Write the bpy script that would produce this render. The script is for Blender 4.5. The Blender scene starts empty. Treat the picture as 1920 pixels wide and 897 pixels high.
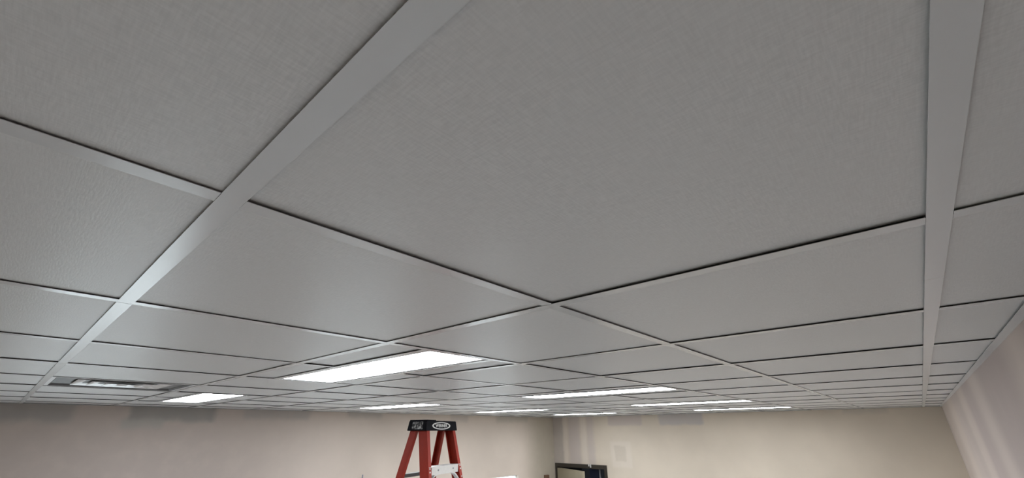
import bpy, math, random
from mathutils import Matrix, Vector

random.seed(7)
scene = bpy.context.scene
COL = scene.collection

# ------------------------------------------------------------------ measures
T = 0.6096                    # two-foot ceiling module; grid lines at multiples of T
C = 2.90                      # height of the underside of the ceiling grid
FL = 0.0252                   # width of a tee flange
YL, YR = 8.66 * T, -1.28 * T  # left and right wall faces
XB, XF = 12.69 * T, -3.5 * T  # far wall face, wall behind the viewer
TOP = C + 0.36                # deck above the suspended ceiling

# ------------------------------------------------------------------ camera
A, PITCH, ROLL = 0.8478, 0.4268, -0.0068
def to_world(v):              # heading frame (right, ahead, up) -> room axes
    return Vector((v[0] * math.cos(A) + v[1] * math.sin(A), -v[0] * math.sin(A) + v[1] * math.cos(A), v[2]))
fwd = Vector((0, math.cos(PITCH), math.sin(PITCH)))
up = Vector((0, -math.sin(PITCH), math.cos(PITCH)))
rt = Vector((1, 0, 0))
r2 = rt * math.cos(ROLL) + up * math.sin(ROLL)
u2 = up * math.cos(ROLL) - rt * math.sin(ROLL)
cam = bpy.data.cameras.new('camera')
cam.sensor_fit = 'HORIZONTAL'; cam.sensor_width = 36.0
cam.lens = 790.0 / 1920.0 * 36.0
cam.clip_start = 0.01
camo = bpy.data.objects.new('camera', cam); COL.objects.link(camo)
R = Matrix((to_world(r2), to_world(u2), -to_world(fwd))).transposed()
camo.matrix_world = Matrix.Translation((-0.1019, -0.5192, C - 0.2407)) @ R.to_4x4()
scene.camera = camo

# ------------------------------------------------------------------ world, exposure
W_STRENGTH = 6.0
LENS_RADIANCE = 28.0
LENS_COLOR = (0.93, 0.965, 1.0)
world = bpy.data.worlds.new('sky'); scene.world = world
world.use_nodes = True
bg = world.node_tree.nodes['Background']
bg.inputs[0].default_value = (0.74, 0.88, 1.0, 1); bg.inputs[1].default_value = W_STRENGTH
vs = scene.view_settings
vs.view_transform = 'Standard'; vs.look = 'None'; vs.gamma = 1.0; vs.exposure = 0.0
vs.use_curve_mapping = False
scene.cycles.use_denoising = True
scene.cycles.max_bounces = 8; scene.cycles.diffuse_bounces = 5

# ------------------------------------------------------------------ materials
def new_mat(name):
    m = bpy.data.materials.new(name); m.use_nodes = True
    nt = m.node_tree
    return m, nt, nt.nodes['Principled BSDF']
def N(nt, t, **kw):
    n = nt.nodes.new(t)
    for k, v in kw.items(): setattr(n, k, v)
    return n
def noise(nt, vec, scale, detail=3, rough=0.5):
    n = N(nt, 'ShaderNodeTexNoise'); n.inputs['Scale'].default_value = scale
    n.inputs['Detail'].default_value = detail; n.inputs['Roughness'].default_value = rough
    if vec is not None: nt.links.new(vec, n.inputs['Vector'])
    return n.outputs['Fac']
def maprange(nt, v, a, b, c=0.0, d=1.0, smooth=True):
    n = N(nt, 'ShaderNodeMapRange'); n.interpolation_type = 'SMOOTHSTEP' if smooth else 'LINEAR'
    n.inputs[1].default_value = a; n.inputs[2].default_value = b
    n.inputs[3].default_value = c; n.inputs[4].default_value = d
    nt.links.new(v, n.inputs[0]); return n.outputs[0]
def math_(nt, op, a, b):
    n = N(nt, 'ShaderNodeMath', operation=op)
    for i, v in enumerate((a, b)):
        if isinstance(v, (int, float)): n.inputs[i].default_value = v
        else: nt.links.new(v, n.inputs[i])
    return n.outputs[0]
def mixc(nt, fac, a, b):
    n = N(nt, 'ShaderNodeMix', data_type='RGBA')
    for i, v in ((0, fac), (6, a), (7, b)):
        if isinstance(v, (int, float)): n.inputs[i].default_value = v
        elif isinstance(v, (tuple, list)): n.inputs[i].default_value = (*v[:3], 1)
        else: nt.links.new(v, n.inputs[i])
    return n.outputs[2]
def simple(name, col, rough=0.5, metal=0.0, vary=0.06, scale=30.0, bump=0.0, spec=0.5):
    m, nt, b = new_mat(name)
    tc = N(nt, 'ShaderNodeTexCoord').outputs['Object']
    f = noise(nt, tc, scale)
    lo = tuple(c * (1 - vary) for c in col); hi = tuple(min(1, c * (1 + vary)) for c in col)
    nt.links.new(mixc(nt, f, lo, hi), b.inputs['Base Color'])
    b.inputs['Roughness'].default_value = rough; b.inputs['Metallic'].default_value = metal
    b.inputs['Specular IOR Level'].default_value = spec
    if bump:
        bn = N(nt, 'ShaderNodeBump'); bn.inputs['Strength'].default_value = bump; bn.inputs['Distance'].default_value = 0.002
        nt.links.new(f, bn.inputs['Height']); nt.links.new(bn.outputs[0], b.inputs['Normal'])
    return m

def tile_material():
    m, nt, b = new_mat('vinyl_linen_tile')
    tc = N(nt, 'ShaderNodeTexCoord').outputs['Object']
    rnd = N(nt, 'ShaderNodeObjectInfo').outputs['Random']
    add = N(nt, 'ShaderNodeVectorMath', operation='ADD')
    sc = math_(nt, 'MULTIPLY', rnd, 7.0)
    cx = N(nt, 'ShaderNodeCombineXYZ'); nt.links.new(sc, cx.inputs[0]); nt.links.new(sc, cx.inputs[1])
    nt.links.new(tc, add.inputs[0]); nt.links.new(cx.outputs[0], add.inputs[1])
    outs = []
    for s in ((55, 420, 1), (420, 55, 1)):
        mp = N(nt, 'ShaderNodeMapping'); mp.inputs['Scale'].default_value = s
        nt.links.new(add.outputs[0], mp.inputs['Vector'])
        outs.append(noise(nt, mp.outputs[0], 1.0, 2))
    weave = math_(nt, 'MULTIPLY', math_(nt, 'ADD', outs[0], outs[1]), 0.5)
    big = noise(nt, add.outputs[0], 4.0, 3)
    w2 = maprange(nt, weave, 0.3, 0.7)
    c = mixc(nt, w2, (0.61, 0.618, 0.615), (0.73, 0.738, 0.735))
    c2 = mixc(nt, maprange(nt, big, 0.3, 0.7, 0.0, 0.6), c, (0.67, 0.678, 0.675))
    nt.links.new(c2, b.inputs['Base Color'])
    nt.links.new(maprange(nt, w2, 0, 1, 0.36, 0.50), b.inputs['Roughness'])
    b.inputs['Specular IOR Level'].default_value = 0.5
    bn = N(nt, 'ShaderNodeBump'); bn.inputs['Strength'].default_value = 0.35; bn.inputs['Distance'].default_value = 0.001
    nt.links.new(weave, bn.inputs['Height']); nt.links.new(bn.outputs[0], b.inputs['Normal'])
    return m

def wall_material(name, paint, axis, patches, mottling=0.05):
    """painted drywall with patches of joint compound, tone and painted-in shade; axis = 0 (runs along x) or 1 (runs along y);
    patches: (u0, u1, z0, z1, softness, colour, strength)"""
    m, nt, b = new_mat(name)
    tc = N(nt, 'ShaderNodeTexCoord').outputs['Object']
    n1 = noise(nt, tc, 1.3, 4); n2 = noise(nt, tc, 7.0, 4); n3 = noise(nt, tc, 160.0, 2)
    lo = tuple(c * (1 - mottling) for c in paint); hi = tuple(min(1, c * (1 + mottling)) for c in paint)
    col = mixc(nt, maprange(nt, n1, 0.3, 0.7), lo, hi)
    sep = N(nt, 'ShaderNodeSeparateXYZ'); nt.links.new(tc, sep.inputs[0])
    wob = math_(nt, 'MULTIPLY', math_(nt, 'SUBTRACT', n2, 0.5), 0.06)
    u = math_(nt, 'ADD', sep.outputs[axis], wob); z = math_(nt, 'ADD', sep.outputs[2], wob)
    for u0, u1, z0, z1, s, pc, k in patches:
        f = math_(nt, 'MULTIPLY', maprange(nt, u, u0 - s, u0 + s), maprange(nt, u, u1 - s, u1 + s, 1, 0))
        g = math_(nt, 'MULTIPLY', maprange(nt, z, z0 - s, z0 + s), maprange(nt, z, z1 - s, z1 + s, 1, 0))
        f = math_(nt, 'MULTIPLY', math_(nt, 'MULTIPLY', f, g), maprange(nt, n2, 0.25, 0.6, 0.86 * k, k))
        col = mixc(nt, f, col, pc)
    nt.links.new(col, b.inputs['Base Color'])
    b.inputs['Roughness'].default_value = 0.75; b.inputs['Specular IOR Level'].default_value = 0.3
    bn = N(nt, 'ShaderNodeBump'); bn.inputs['Strength'].default_value = 0.12; bn.inputs['Distance'].default_value = 0.002
    nt.links.new(n3, bn.inputs['Height']); nt.links.new(bn.outputs[0], b.inputs['Normal'])
    return m

PAINT = (0.62, 0.545, 0.45)
MUD_GREY = (0.43, 0.385, 0.35)
MUD_MAUVE = (0.51, 0.445, 0.415)
MUD_LIGHT = (0.68, 0.61, 0.54)
HI = 3.4
M = {}
M['tile'] = tile_material()
M['tee'] = simple('white_painted_tee', (0.67, 0.69, 0.70), 0.24, vary=0.02, scale=12, spec=0.75)
M['galv'] = simple('galvanised_steel', (0.10, 0.10, 0.10), 0.6, 0.6, vary=0.2)
M['deck'] = simple('dark_deck', (0.05, 0.05, 0.05), 0.9)
M['gloss'] = simple('glossy_white_enamel', (0.80, 0.81, 0.82), 0.16, vary=0.02)
M['pan'] = simple('shade_grey_pan', (0.12, 0.12, 0.12), 0.5)  # dark colour carries the shade of the diffuser recess
M['trim'] = simple('fixture_white', (0.80, 0.81, 0.82), 0.35, vary=0.02)
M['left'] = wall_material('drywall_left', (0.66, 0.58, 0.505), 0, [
    (-6.0, 2.6, -1.0, HI, 1.6, (0.41, 0.355, 0.325), 1.0),  # lamp falloff painted in: darker colour towards the unlit near end
    (-3.0, 0.36, 2.755, HI, 0.05, (0.34, 0.32, 0.30), 0.9),
    (0.76, 1.50, 2.765, HI, 0.035, (0.32, 0.305, 0.285), 0.95),
    (0.72, 1.05, 2.70, 2.79, 0.03, (0.40, 0.38, 0.35), 0.8),
    (1.78, 2.55, 2.80, HI, 0.04, (0.40, 0.375, 0.35), 0.7),
    (3.05, 3.6, 2.83, HI, 0.04, (0.42, 0.40, 0.37), 0.6),
    (4.9, 5.3, 2.80, HI, 0.04, (0.50, 0.46, 0.42), 0.5),
    (6.0, 6.9, 2.80, HI, 0.05, (0.44, 0.42, 0.36), 0.6),
    (7.0, 8.2, 0.0, HI, 0.35, (0.41, 0.375, 0.29), 0.7)])  # darker olive tone towards the far corner
M['back'] = wall_material('drywall_far', PAINT, 1, [
    (5.02, 5.40, 0.0, HI, 0.04, MUD_GREY, 0.85),
    (4.93, 5.04, 0.0, HI, 0.03, MUD_LIGHT, 0.6),
    (4.62, 4.90, 0.0, HI, 0.05, MUD_MAUVE, 0.85),
    (4.48, 4.60, 0.0, HI, 0.035, MUD_LIGHT, 0.6),
    (4.30, 4.46, 0.0, HI, 0.05, MUD_MAUVE, 0.75),
    (3.27, 3.97, 2.73, HI, 0.03, MUD_MAUVE, 0.8),
    (2.18, 2.94, 2.73, HI, 0.03, (0.48, 0.445, 0.43), 0.85),
    (3.55, 3.96, 2.03, 2.46, 0.03, MUD_LIGHT, 0.45),
    (3.66, 3.88, 2.13, 2.39, 0.02, (0.55, 0.485, 0.405), 0.8),
    (-0.25, 0.25, 2.84, HI, 0.03, (0.48, 0.44, 0.38), 0.6)])
RB = [(-3.0, 1.62, 0, HI, 0.17, (0.470, 0.391, 0.361), 0.8), (1.62, 1.92, 0, HI, 0.15, (0.660, 0.564, 0.510), 0.55),
      (1.95, 2.95, 0, HI, 0.20, (0.490, 0.414, 0.392), 0.8), (2.95, 3.35, 0, HI, 0.20, (0.680, 0.582, 0.537), 0.55),
      (3.4, 4.0, 0, HI, 0.20, (0.530, 0.446, 0.422), 0.85), (4.0, 4.5, 0, HI, 0.17, (0.700, 0.601, 0.546), 0.55),
      (4.6, 5.3, 0, HI, 0.20, (0.580, 0.491, 0.458), 0.55), (5.5, 6.1, 0, HI, 0.20, (0.660, 0.564, 0.502), 0.7),
      (6.2, 7.0, 0, HI, 0.20, (0.560, 0.473, 0.422), 0.7)]
M['right'] = wall_material('drywall_right', (0.60, 0.52, 0.47), 0, RB)
M['front'] = wall_material('drywall_behind', PAINT, 1, [])
M['floor'] = simple('concrete_floor', (0.42, 0.425, 0.425), 0.5, vary=0.15, scale=3)
M['ground'] = simple('outside_ground', (0.52, 0.50, 0.46), 0.9, vary=0.1, scale=0.5)
M['bronze'] = simple('dark_bronze_frame', (0.045, 0.038, 0.03), 0.45, 0.3, vary=0.25, scale=60)
M['leaf'] = simple('tan_door_leaf', (0.30, 0.265, 0.19), 0.55, vary=0.12, scale=5)
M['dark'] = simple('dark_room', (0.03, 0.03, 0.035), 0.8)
M['navy'] = simple('navy_board', (0.03, 0.04, 0.085), 0.6)
M['steel'] = simple('grey_steel', (0.32, 0.33, 0.36), 0.45, 0.5)
M['alu'] = simple('aluminium', (0.72, 0.72, 0.71), 0.42, 0.55, vary=0.08, scale=40)
M['red'] = simple('red_fibreglass', (0.28, 0.021, 0.009), 0.45, vary=0.18, scale=25, bump=0.1, spec=0.3)
M['black'] = simple('black_plastic', (0.006, 0.006, 0.009), 0.5, vary=0.3, scale=50, spec=0.08)
M['rubber'] = simple('black_rubber', (0.02, 0.02, 0.02), 0.8)
M['print'] = simple('white_print', (0.68, 0.68, 0.66), 0.5)
M['brown'] = simple('brown_box', (0.16, 0.09, 0.055), 0.6)
M['cable'] = simple('blue_grey_cable', (0.22, 0.25, 0.32), 0.5)
M['winframe'] = simple('white_window_frame', (0.75, 0.74, 0.71), 0.45)

m, nt, b = new_mat('worn_label')
f = noise(nt, N(nt, 'ShaderNodeTexCoord').outputs['Object'], 45.0, 4)
nt.links.new(mixc(nt, maprange(nt, f, 0.46, 0.62), (0.016, 0.016, 0.02), (0.5, 0.5, 0.49)), b.inputs['Base Color'])
b.inputs['Roughness'].default_value = 0.5; M['label'] = m

m, nt, b = new_mat('led_lens')
b.inputs['Base Color'].default_value = (0.9, 0.9, 0.9, 1)
tc = N(nt, 'ShaderNodeTexCoord').outputs['Object']
nt.links.new(mixc(nt, noise(nt, tc, 8.0), tuple(c * 0.985 for c in LENS_COLOR), LENS_COLOR), b.inputs['Emission Color'])
b.inputs['Emission Strength'].default_value = LENS_RADIANCE; M['lens'] = m

m, nt, b = new_mat('window_glass')
nt.nodes.remove(b); out = nt.nodes['Material Output']
tr = N(nt, 'ShaderNodeBsdfTransparent'); gl = N(nt, 'ShaderNodeBsdfGlossy'); gl.inputs['Roughness'].default_value = 0.02
lwt = N(nt, 'ShaderNodeLayerWeight'); lwt.inputs['Blend'].default_value = 0.5
mx = N(nt, 'ShaderNodeMixShader')
nt.links.new(maprange(nt, lwt.outputs['Facing'], 0.4, 1.0, 0.04, 0.5), mx.inputs[0]); nt.links.new(tr.outputs[0], mx.inputs[1]); nt.links.new(gl.outputs[0], mx.inputs[2])
nt.links.new(mx.outputs[0], out.inputs['Surface']); M['glass'] = m

# ------------------------------------------------------------------ mesh helpers
class MB:
    def __init__(self): self.v = []; self.f = []; self.mi = []
    def poly(self, pts, mi=0):
        i = len(self.v); self.v += [tuple(p) for p in pts]; self.f.append(tuple(range(i, i + len(pts)))); self.mi.append(mi)
    def hexa(self, p, mi=0, faces=None):        # p: 4 bottom (ccw seen from above) + 4 top
        i = len(self.v); self.v += [tuple(q) for q in p]
        fs = [(3, 2, 1, 0), (4, 5, 6, 7), (0, 1, 5, 4), (1, 2, 6, 5), (2, 3, 7, 6), (3, 0, 4, 7)]
        for k, q in enumerate(fs):
            self.f.append(tuple(i + a for a in q)); self.mi.append(faces[k] if faces else mi)
        return self
    def box(self, x0, x1, y0, y1, z0, z1, mi=0, faces=None):
        return self.hexa([(x0, y0, z0), (x1, y0, z0), (x1, y1, z0), (x0, y1, z0), (x0, y0, z1), (x1, y0, z1), (x1, y1, z1), (x0, y1, z1)], mi, faces)
    def prism(self, bottom, top, mi=0):         # matching ccw rings (seen from above)
        n = len(bottom); i = len(self.v); self.v += [tuple(q) for q in bottom] + [tuple(q) for q in top]
        self.f.append(tuple(i + k for k in reversed(range(n)))); self.f.append(tuple(i + n + k for k in range(n)))
        for k in range(n): self.f.append((i + k, i + (k + 1) % n, i + n + (k + 1) % n, i + n + k))
        self.mi += [mi] * (n + 2); return self
    def tube(self, path, r, n=8, mi=0):
        path = [Vector(q) for q in path]; i = len(self.v)
        for k, q in enumerate(path):
            d = (path[min(k + 1, len(path) - 1)] - path[max(k - 1, 0)]).normalized()
            a = d.orthogonal().normalized() if k == 0 else (pa - d * pa.dot(d)).normalized()
            pa = a; c = d.cross(a)
            self.v += [tuple(q + r * (math.cos(t * 2 * math.pi / n) * a + math.sin(t * 2 * math.pi / n) * c)) for t in range(n)]
        for k in range(len(path) - 1):
            for t in range(n):
                self.f.append((i + k * n + t, i + k * n + (t + 1) % n, i + (k + 1) * n + (t + 1) % n, i + (k + 1) * n + t)); self.mi.append(mi)
        self.f.append(tuple(i + t for t in reversed(range(n)))); self.mi.append(mi)
        j = i + (len(path) - 1) * n
        self.f.append(tuple(j + t for t in range(n))); self.mi.append(mi); return self
    def mesh(self, name, mats):
        me = bpy.data.meshes.new(name); me.from_pydata(self.v, [], self.f)
        for x in (mats if isinstance(mats, (list, tuple)) else [mats]): me.materials.append(x)
        for p, k in zip(me.polygons, self.mi): p.material_index = k
        me.update(); return me
    def build(self, name, mats, parent=None, loc=None):
        return place(name, self.mesh(name, mats), parent, loc)
def place(name, me, parent=None, loc=None, rz=0.0):
    o = bpy.data.objects.new(name, me); COL.objects.link(o)
    if parent is not None: o.parent = parent
    if loc is not None: o.location = loc
    if rz: o.rotation_euler.z = rz
    return o
def empty(name, loc=(0, 0, 0), rz=0.0):
    return place(name, None, None, loc, rz)
def tag(o, label, cat, group=None):
    o['label'] = label; o['category'] = cat
    if group: o['group'] = group
    return o
def struct(o, label, cat):
    o['kind'] = 'structure'; return tag(o, label, cat)
def bevel(o, w, seg=2):
    md = o.modifiers.new('bevel', 'BEVEL'); md.width = w; md.segments = seg; md.limit_method = 'ANGLE'; return o

def wall_with_holes(axis, face, back, u0, u1, z0, z1, holes):
    """flat wall of real thickness; axis = running axis; face = inside plane, back = outside plane"""
    P = (lambda u, w, z: (u, w, z)) if axis == 0 else (lambda u, w, z: (w, u, z))
    us = sorted({u0, u1, *[h[0] for h in holes], *[h[1] for h in holes]}); zs = sorted({z0, z1, *[h[2] for h in holes], *[h[3] for h in holes]})
    mb = MB()
    for a, b_ in zip(us, us[1:]):
        for c, d in zip(zs, zs[1:]):
            if any(h[0] <= (a + b_) / 2 <= h[1] and h[2] <= (c + d) / 2 <= h[3] for h in holes): continue
            for w in (face, back): mb.poly([P(a, w, c), P(b_, w, c), P(b_, w, d), P(a, w, d)])
    for a, b_, c, d in holes + [(u0, u1, z0, z1)]:
        for q in (((a, c), (b_, c)), ((b_, c), (b_, d)), ((b_, d), (a, d)), ((a, d), (a, c))):
            (ua, za), (ub, zb) = q
            mb.poly([P(ua, face, za), P(ub, face, zb), P(ub, back, zb), P(ua, back, za)])
    return mb

# ------------------------------------------------------------------ shell
o = MB().box(XF - .2, XB + 2.2, YR - .2, YL + .2, -0.12, 0.0).build('floor', M['floor'])
struct(o, 'bare grey concrete floor of the room', 'floor')
o = MB().box(-30, 40, YL + .22, 60, -0.30, -0.15).build('ground_outside', M['ground'])
struct(o, 'pale bare ground outside the left windows', 'ground')

WIN = [(5.15, 6.60, 0.95, 1.915), (2.35, 3.75, 0.95, 1.905), (-0.15, 0.78, 0.40, 2.16)]  # second window is unseen, added to brighten the ceiling
DY0, DY1, DH = 4.075, 5.255, 2.055          # door frame outer edges and height
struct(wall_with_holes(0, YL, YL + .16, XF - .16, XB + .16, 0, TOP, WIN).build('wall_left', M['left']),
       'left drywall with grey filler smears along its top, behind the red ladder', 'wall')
struct(wall_with_holes(1, XB, XB + .14, YR - .14, YL, 0, TOP, [(DY0 + .03, DY1 - .03, 0, DH - .03)]).build('wall_back', M['back']),
       'far beige drywall with mauve filler patches and the dark doorway', 'wall')
struct(wall_with_holes(0, YR, YR - .14, XF - .16, XB, 0, TOP, []).build('wall_right', M['right']),
       'right drywall with broad vertical bands of grey and pale filler', 'wall')
struct(wall_with_holes(1, XF, XF - .14, YR - .14, YL, 0, TOP, []).build('wall_front', M['front']),
       'plain beige drywall behind the viewer', 'wall')
wall_left = bpy.data.objects['wall_left']

for k, (a, b_, c, d) in enumerate(WIN):
    w = empty('window_%d' % (k + 1), ((a + b_) / 2, YL + .08, c)); L = (b_ - a) / 2; Hh = d - c
    struct(w, ['bright daylit window in the left wall near the far corner', 'added unseen middle window of the left wall, to brighten the ceiling', 'narrow tall window in the left wall nearest the viewer'][k], 'window')
    t = .014
    for nm, q in (('jamb', (-L, -L + t, 0, Hh)), ('jamb', (L - t, L, 0, Hh)), ('head', (-L + t, L - t, Hh - t, Hh)), ('sill', (-L + t, L - t, 0, t)), ('mullion', (-.016, .016, t, Hh - t))):
        MB().box(q[0], q[1], -.03, .03, q[2], q[3]).build(nm, M['winframe'], w)
    for s in (0, 1):
        MB().box(-L + t if s == 0 else .016, -.016 if s == 0 else L - t, -.003, .003, t, Hh - t).build('pane', M['glass'], w)

# ------------------------------------------------------------------ suspended ceiling
deck = MB().box(XF - .16, XB + .16, YR - .16, YL + .16, TOP, TOP + .1).build('ceiling', M['deck'])
struct(deck, 'suspended ceiling of square grey linen-faced tiles in a white metal grid', 'ceiling')
H2 = FL / 2
GAP = 0.0040                                   # tiles lie a little above the flanges, so a dark slit shows
def tee_mesh(name, L, half=H2, lift=0.0):      # runs along x, centred; painted cap below, bare web above
    mb = MB()
    mb.box(-L / 2, L / 2, -half, half, C + lift, C + lift + .0007, faces=[0, 1, 0, 0, 0, 0])
    mb.box(-L / 2, L / 2, -.0008, .0008, C + lift + .0007, C + .038, 1)
    return mb.mesh(name, [M['tee'], M['galv']])
mesh_cache = {}
def tee(name, x, y, L, along, lift=0.0):
    key = (name, round(L, 4), lift)
    if key not in mesh_cache: mesh_cache[key] = tee_mesh(name, L, lift=lift)
    return place(name, mesh_cache[key], deck, (x, y, 0), 0 if along == 'x' else math.pi / 2)
IMIN, IMAX = -3, 12
LIGHTS = [(e1, e2) for e2 in (1, 5) for e1 in (1, 4, 7, 10)]
# main runners along x on the odd rows, in twelve-foot lengths
for j in (-1, 1, 3, 5, 7):
    cuts = [XF] + [c for c in ((1.52 if j == -1 else 0.4 + 1.3 * ((j * 3) % 4)) * T + n * 6 * T for n in range(-2, 4)) if XF + .2 < c < XB - .2] + [XB]
    for a, b_ in zip(cuts, cuts[1:]):
        tee('main_tee', (a + b_) / 2, j * T, b_ - a - .0006, 'x')
# four-foot cross tees along y between the runners
ys = [YR, -T, T, 3 * T, 5 * T, 7 * T, YL]
for i in range(IMIN, IMAX + 1):
    for k, (a, b_) in enumerate(zip(ys, ys[1:])):
        lo = a + (H2 if k > 0 else 0) + .0004; hi = b_ - (H2 if k < 5 else 0) - .0004
        tee('cross_tee', i * T, (lo + hi) / 2, hi - lo, 'y', lift=-.0002)
for e1, e2 in LIGHTS:
    for q in (.25, .75):
        tee('cross_tee', (e1 + q) * T, (e2 + 1) * T, 2 * T - FL - .0008, 'y', lift=-.0002)
# two-foot cross tees along x on the even rows (short stubs beside the light panels)
xs = [XF] + [i * T for i in range(IMIN, IMAX + 1)] + [XB]
for j in (0, 2, 4, 6, 8):
    for k, (a, b_) in enumerate(zip(xs, xs[1:])):
        i = k - 1 + IMIN
        segs = [(a, b_)]
        if any(i == e1 and j == e2 + 1 for e1, e2 in LIGHTS): segs = [(a, a + .25 * T), (b_ - .25 * T, b_)]
        for p, q in segs:
            lo = p + (H2 if p > XF else 0) + .0004; hi = q - (H2 if q < XB else 0) - .0004
            tee('cross_tee', (lo + hi) / 2, j * T, hi - lo, 'x', lift=.0002)
# wall angles
AW = .0225
for nm, bx in (('x', (XF, XB, YL - AW, YL)), ('x', (XF, XB, YR, YR + AW)), ('y', (XB - AW, XB, YR + AW, YL - AW)), ('y', (XF, XF + AW, YR + AW, YL - AW))):
    mb = MB().box(*bx, C - .0004, C + .0006, faces=[0, 1, 0, 0, 0, 0])
    x0, x1, y0, y1 = bx
    if nm == 'x': mb.box(x0, x1, y1 - .0008 if y1 == YL else y0, y1 if y1 == YL else y0 + .0008, C, C + .022)
    else: mb.box(x1 - .0008 if x1 == XB else x0, x1 if x1 == XB else x0 + .0008, y0, y1, C, C + .022)
    mb.build('wall_angle', [M['tee'], M['galv']], deck)
# tiles
tile_cache = {}
def tile(x0, x1, y0, y1):
    e = .0055
    x0 += e; x1 -= e; y0 += e; y1 -= e
    w, d = round(x1 - x0, 4), round(y1 - y0, 4)
    if (w, d) not in tile_cache:
        tile_cache[(w, d)] = MB().box(-w / 2, w / 2, -d / 2, d / 2, 0, .013).mesh('ceiling_tile', M['tile'])
    o = place('ceiling_tile', tile_cache[(w, d)], deck, ((x0 + x1) / 2, (y0 + y1) / 2, C + GAP + random.uniform(-.0012, .0012)))
    o.rotation_euler = (random.uniform(-.0018, .0018) * min(1, .5 / d), random.uniform(-.0018, .0018) * min(1, .5 / w), 0)
    return o
rows = [YR] + [j * T for j in range(-1, 9)] + [YL]
for k, (a, b_) in enumerate(zip(xs, xs[1:])):
    i = k - 1 + IMIN
    for n, (c, d) in enumerate(zip(rows, rows[1:])):
        j = n - 2
        if (i, j) == (0, 4): continue                       # the air diffuser
        if any(i == e1 and j in (e2, e2 + 1) for e1, e2 in LIGHTS):
            tile(a, a + .25 * T, c, d); tile(b_ - .25 * T, b_, c, d)
        else: tile(a, b_, c, d)

# ------------------------------------------------------------------ light panels
LABELS = {
    (1, 1): 'largest LED ceiling panel, nearest the viewer, left of centre',
    (4, 1): 'LED ceiling panel second in the right row, above the dark doorway',
    (7, 1): 'thin LED ceiling panel third in the right row, above the wall filler patches',
    (10, 1): 'rightmost LED ceiling panel, last of the right row by the far wall',
    (1, 5): 'leftmost LED ceiling panel, beside the square air diffuser',
    (4, 5): 'small LED ceiling panel just left above the red ladder',
    (7, 5): 'short LED ceiling panel just right above the red ladder cap',
    (10, 5): 'smallest LED ceiling panel, by the far corner above the doorway'}
wx, wy = .5 * T - FL + .010, 2 * T - FL + .010
lx, ly = .200 * T, .950 * T                                   # half size of the glowing lens
fr = MB()
for a, b_, c, d in ((-wx / 2, -lx, -wy / 2, wy / 2), (lx, wx / 2, -wy / 2, wy / 2), (-lx, lx, -wy / 2, -ly), (-lx, lx, ly, wy / 2)):
    fr.box(a, b_, c, d, .002, .012)
fr.box(-wx / 2, wx / 2, -wy / 2, wy / 2, .012, .055)
frame_me = fr.mesh('panel_frame', M['trim'])
lens_me = MB().box(-lx, lx, -ly, ly, .0035, .0115).mesh('lens', M['lens'])
for e1, e2 in LIGHTS:
    t = empty('ceiling_light', ((e1 + .5) * T, (e2 + 1) * T, C))
    tag(t, LABELS[(e1, e2)], 'ceiling light', 'LED panels in the ceiling grid')
    place('panel_frame', frame_me, t); place('lens', lens_me, t)

# ------------------------------------------------------------------ air diffuser
t = empty('air_diffuser', (.5 * T, 4.5 * T, C))
tag(t, 'square white louvred air diffuser set in the ceiling at the left', 'air vent')
def ring(a0, z0, a1, z1, th):                                # square ring of four sloping vanes
    mb = MB()
    for k in range(4):
        c, s = (1, 0, -1, 0)[k], (0, 1, 0, -1)[k]
        P = lambda x, y, z: (x * c - y * s, x * s + y * c, z)
        mb.hexa([P(-a0, -a0, z0), P(a0, -a0, z0), P(a1, -a1, z1), P(-a1, -a1, z1),
                 P(-a0, -a0, z0 + th), P(a0, -a0, z0 + th), P(a1, -a1, z1 + th), P(-a1, -a1, z1 + th)])
    return mb
hf = T / 2 - .007
ring(hf, .0025, hf - .022, .0025, .003).build('frame', M['trim'], t)
ring(hf - .022, .0025, hf - .030, .012, .002).build('back_pan', M['pan'], t)
MB().box(-hf + .028, hf - .028, -hf + .028, hf - .028, .014, .018).build('throat_shade_plate', M['pan'], t)  # shallow dark plate stands in for the shaded duct opening
for a, z in ((.195, .004), (.135, .002), (.075, .000)):
    ring(a, z, a - .042, z + .009, .001).build('vane', M['gloss'], t)
MB().box(-.022, .022, -.022, .022, .000, .003).build('centre_plate', M['gloss'], t)

# ------------------------------------------------------------------ doorway and open door
dr = empty('door_1', (XB, (DY0 + DY1) / 2, 0)); hw = (DY1 - DY0) / 2
struct(dr, 'dark bronze doorway with a tan door leaf standing ajar', 'door')
fw = .055
for nm, q in (('jamb', (-hw, -hw + fw, 0, DH)), ('jamb', (hw - fw, hw, 0, DH)), ('head', (-hw + fw, hw - fw, DH - fw * 1.3, DH))):
    bevel(MB().box(-.02, .15, q[0], q[1], q[2], q[3]).build(nm, M['bronze'], dr), .004)
lw = .97
leaf = MB().box(-.022, .022, -lw, 0, .01, DH - fw * 1.3 - .012).build('leaf', M['leaf'], dr, (-.004, hw - fw - .012, 0))
leaf.rotation_euler.z = math.radians(-26)
MB().tube([(-.025, -lw + .07, 1.0), (-.075, -lw + .07, 1.0), (-.075, -lw + .18, 1.0)], .009).build('lever', M['steel'], leaf)
MB().box(-.05, -.02, -.262, -.250, DH - .05, DH + .006).build('clip', M['print'], dr)
MB().box(-.05, -.02, -.222, -.213, DH - .03, DH + .004).build('clip', M['print'], dr)
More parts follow.
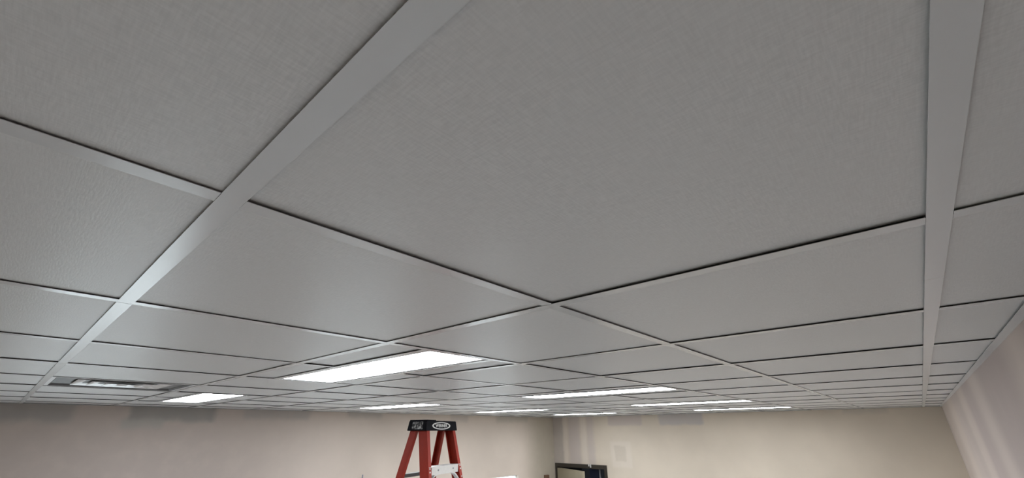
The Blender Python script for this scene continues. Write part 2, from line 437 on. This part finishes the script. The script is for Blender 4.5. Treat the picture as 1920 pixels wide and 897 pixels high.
# dark room beyond the doorway
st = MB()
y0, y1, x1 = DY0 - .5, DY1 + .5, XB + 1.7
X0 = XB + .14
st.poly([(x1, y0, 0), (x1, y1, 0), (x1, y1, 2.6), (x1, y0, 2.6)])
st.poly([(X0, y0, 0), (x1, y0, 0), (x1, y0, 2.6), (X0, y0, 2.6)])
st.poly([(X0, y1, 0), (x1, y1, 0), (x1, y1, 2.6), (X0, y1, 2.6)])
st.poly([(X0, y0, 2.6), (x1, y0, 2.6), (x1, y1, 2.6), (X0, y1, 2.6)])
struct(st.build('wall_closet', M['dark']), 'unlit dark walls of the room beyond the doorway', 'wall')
o = bevel(MB().box(-.02, .02, -.12, .12, 0, 2.2).build('board', M['navy'], None, (XB + .30, 4.52, 0)), .003)
tag(o, 'dark navy board standing upright inside the doorway', 'board')
o = MB().tube([(XB + .20, 4.355, 0), (XB + .20, 4.355, 2.25)], .022, 10).build('post', M['steel'])
tag(o, 'slim grey steel post standing inside the dark doorway', 'post')

# ------------------------------------------------------------------ small things on the left wall
o = bevel(MB().box(-.06, .06, -.05, 0, -.14, 0).build('junction_box', M['brown'], None, (7.42, YL, 1.86)), .006)
tag(o, 'small brown box on the left wall beside the doorway', 'box')
o = MB().tube([(0, 0, -.03), (0, -.03, -.02), (.005, -.05, .01), (0, -.055, .045)], .008, 8).build('cable_stub', M['cable'], None, (3.37, YL, 2.09))
tag(o, 'short blue-grey cable end poking out of the left wall', 'cable')

# ------------------------------------------------------------------ stepladder
ld = empty('stepladder', (2.292, 2.465, 0), math.radians(16))
tag(ld, 'red fibreglass stepladder with black cap and aluminium steps', 'ladder')
ZT = 2.665                                                    # underside of the cap
FS, RS, FLR = .21, .245, .09                                  # slopes of front rails, rear rails, sideways flare
def rail(name, side, y0, y1, slope, fl):
    t = .005; xo = .199
    prof = [(xo, y0), (xo, y1), (xo - fl, y1), (xo - fl, y1 - t), (xo - t, y1 - t), (xo - t, y0 + t), (xo - fl, y0 + t), (xo - fl, y0)]
    if side < 0: prof = [(-x, y) for x, y in reversed(prof)]
    zt, zb = ZT + .03, .035
    ft = lambda z: ZT - z
    bot = [(x + side * FLR * ft(zb), y + slope * ft(zb), zb) for x, y in prof]
    top = [(x + side * FLR * ft(zt), y + slope * ft(zt), zt) for x, y in prof]
    r = MB().prism(bot, top).build(name, M['red'], ld)
    cx = side * (.183 + FLR * ft(.03)); cy = (y0 + y1) / 2 + slope * ft(.03)
    bevel(MB().box(cx - .03, cx + .03, cy - .05, cy + .05, 0, .05).build('foot', M['rubber'], r), .006)
    return r
fr_l = rail('front_rail', -1, -.084, -.004, -FS, .036); fr_r = rail('front_rail', 1, -.084, -.004, -FS, .036)
rr_l = rail('rear_rail', -1, .015, .072, RS, .03); rr_r = rail('rear_rail', 1, .015, .072, RS, .03)
def disc(mb, c, r, axis_y=-1, n=8, th=.003):
    ringv = [(c[0] + r * math.cos(k * 2 * math.pi / n), c[2] + r * math.sin(k * 2 * math.pi / n)) for k in range(n)]
    i = len(mb.v); mb.v += [(x, c[1], z) for x, z in ringv] + [(x, c[1] - th, z) for x, z in ringv]
    mb.f.append(tuple(i + n + k for k in range(n))); mb.mi.append(0)
    for k in range(n): mb.f.append((i + k, i + (k + 1) % n, i + n + (k + 1) % n, i + n + k)); mb.mi.append(0)
    return mb
for k in range(1, 9):
    z = ZT + .055 - .3048 * k
    d = ZT - z; hwid = .193 + FLR * d; yf = -.086 - FS * d; yb = -.004 - FS * d
    sp = MB()
    sp.box(-hwid, hwid, yf, yb, z - .004, z)
    sp.box(-hwid + .034, hwid - .034, yf - .001, yf + .004, z - .056, z - .0005)
    sp.box(-hwid + .03, hwid - .03, yb - .004, yb, z - .03, z - .004)
    s = sp.build('step', M['alu'], ld)
    for sx in (-.45, .5):
        disc(MB(), (sx * hwid, yf - .001, z - .026), .006, n=8, th=.004).build('screw', M['steel'], s)
    for side, rl in ((-1, fr_l), (1, fr_r)):
        for dz in (.012, .034, .09):
            zz = z - dz; dd = ZT - zz
            disc(MB(), (side * (.183 + FLR * dd), -.084 - FS * dd, zz), .0065).build('rivet', M['alu'], rl)
        if k < 3:
            p = []
            for q in range(7):
                a = q / 6
                zz = z - .05 - .11 * a ** 1.3; dd = ZT - zz
                p.append((side * (hwid - .115 + .11 * a ** .6 + FLR * (dd - d) * a), yf + .012 - FS * (dd - d), zz))
            st = MB()
            for a, b_ in zip(p, p[1:]):
                st.hexa([(a[0], a[1], a[2] - .008), (a[0], a[1] + .03, a[2] - .008), (b_[0], b_[1] + .03, b_[2] - .008), (b_[0], b_[1], b_[2] - .008),
                         (a[0], a[1], a[2] + .004), (a[0], a[1] + .03, a[2] + .004), (b_[0], b_[1] + .03, b_[2] + .004), (b_[0], b_[1], b_[2] + .004)])
            st.build('step_brace', M['alu'], s)
for k in range(5):
    z = ZT - .315 - .55 * k; d = ZT - z; hwid = .193 + FLR * d; y = .044 + RS * d
    MB().box(-hwid, hwid, y - .022, y + .022, z - .012, z + .012).build('rear_brace', M['galv'], ld)
for side in (-1, 1):
    z = 1.35; d = ZT - z; x = side * (.189 + FLR * d)
    MB().hexa([(x - .004, -.05 - FS * d, z - .012), (x + .004, -.05 - FS * d, z - .012), (x + .004, .045 + RS * d, z - .012), (x - .004, .045 + RS * d, z - .012),
               (x - .004, -.05 - FS * d, z + .012), (x + .004, -.05 - FS * d, z + .012), (x + .004, .045 + RS * d, z + .012), (x - .004, .045 + RS * d, z + .012)]).build('spreader', M['steel'], ld)
# cap: tapered box with a moulded tool tray lip
ZC = ZT + .072
cb = MB()
bx0, by0, tx0, ty0 = .221, .092, .210, .084
cb.hexa([(-bx0, -by0, ZT - .004), (bx0, -by0, ZT - .004), (bx0, by0, ZT - .004), (-bx0, by0, ZT - .004),
         (-tx0, -ty0, ZC - .004), (tx0, -ty0, ZC - .004), (tx0, ty0, ZC - .004), (-tx0, ty0, ZC - .004)])
cap = bevel(cb.build('cap', M['black'], ld), .006)
bevel(MB().box(-tx0 + .004, -.08, -ty0 + .004, ty0 - .004, ZC - .006, ZC + .003).build('tray_lip', M['black'], cap), .002)
# printed oval and lettering on the front face of the cap
tilt = math.atan2(by0 - ty0, ZC - ZT)
def front_pt(x, h, out=.0006):                                # h measured up the face from its lower edge
    return (x, -by0 + math.tan(tilt) * h - out, ZT - .004 + h)
ov = MB(); n = 40; cx, ch = -.012, .036
for k in range(n):
    a, b_ = 2 * math.pi * k / n, 2 * math.pi * (k + 1) / n
    q = []
    for (rx, rz, ang) in ((.128, .0275, a), (.128, .0275, b_), (.108, .0205, b_), (.108, .0205, a)):
        q.append(front_pt(cx + rx * math.cos(ang), ch + rz * math.sin(ang)))
    ov.poly(q)
ov.build('oval_mark', M['print'], cap)
cu = bpy.data.curves.new('lettering', 'FONT'); cu.body = 'WERNER'; cu.align_x = 'CENTER'; cu.align_y = 'CENTER'; cu.size = .034; cu.extrude = .0004; cu.offset = .0006
tmp = bpy.data.objects.new('lettering_source', cu); COL.objects.link(tmp)
bpy.context.view_layer.update()
me = bpy.data.meshes.new_from_object(tmp.evaluated_get(bpy.context.evaluated_depsgraph_get()))
COL.objects.unlink(tmp); bpy.data.objects.remove(tmp)
me.name = 'lettering'; me.materials.clear(); me.materials.append(M['print'])
wl = max(v.co.x for v in me.vertices) - min(v.co.x for v in me.vertices)
lt = place('lettering', me, cap, front_pt(cx, ch, .0008))
lt.rotation_euler = (math.pi / 2 - tilt, 0, 0); lt.scale = (.165 / wl, 1, 1)
# worn label on the end of the cap
wlb = MB()
e = .0006; k = (bx0 - tx0) / (ZC - ZT)
wlb.poly([(-bx0 + k * .012 - e, -.055, ZT + .008), (-bx0 + k * .066 - e, -.052, ZT + .062), (-bx0 + k * .066 - e, .045, ZT + .062), (-bx0 + k * .012 - e, .048, ZT + .008)][::-1])
wlb.build('worn_label', M['label'], cap)
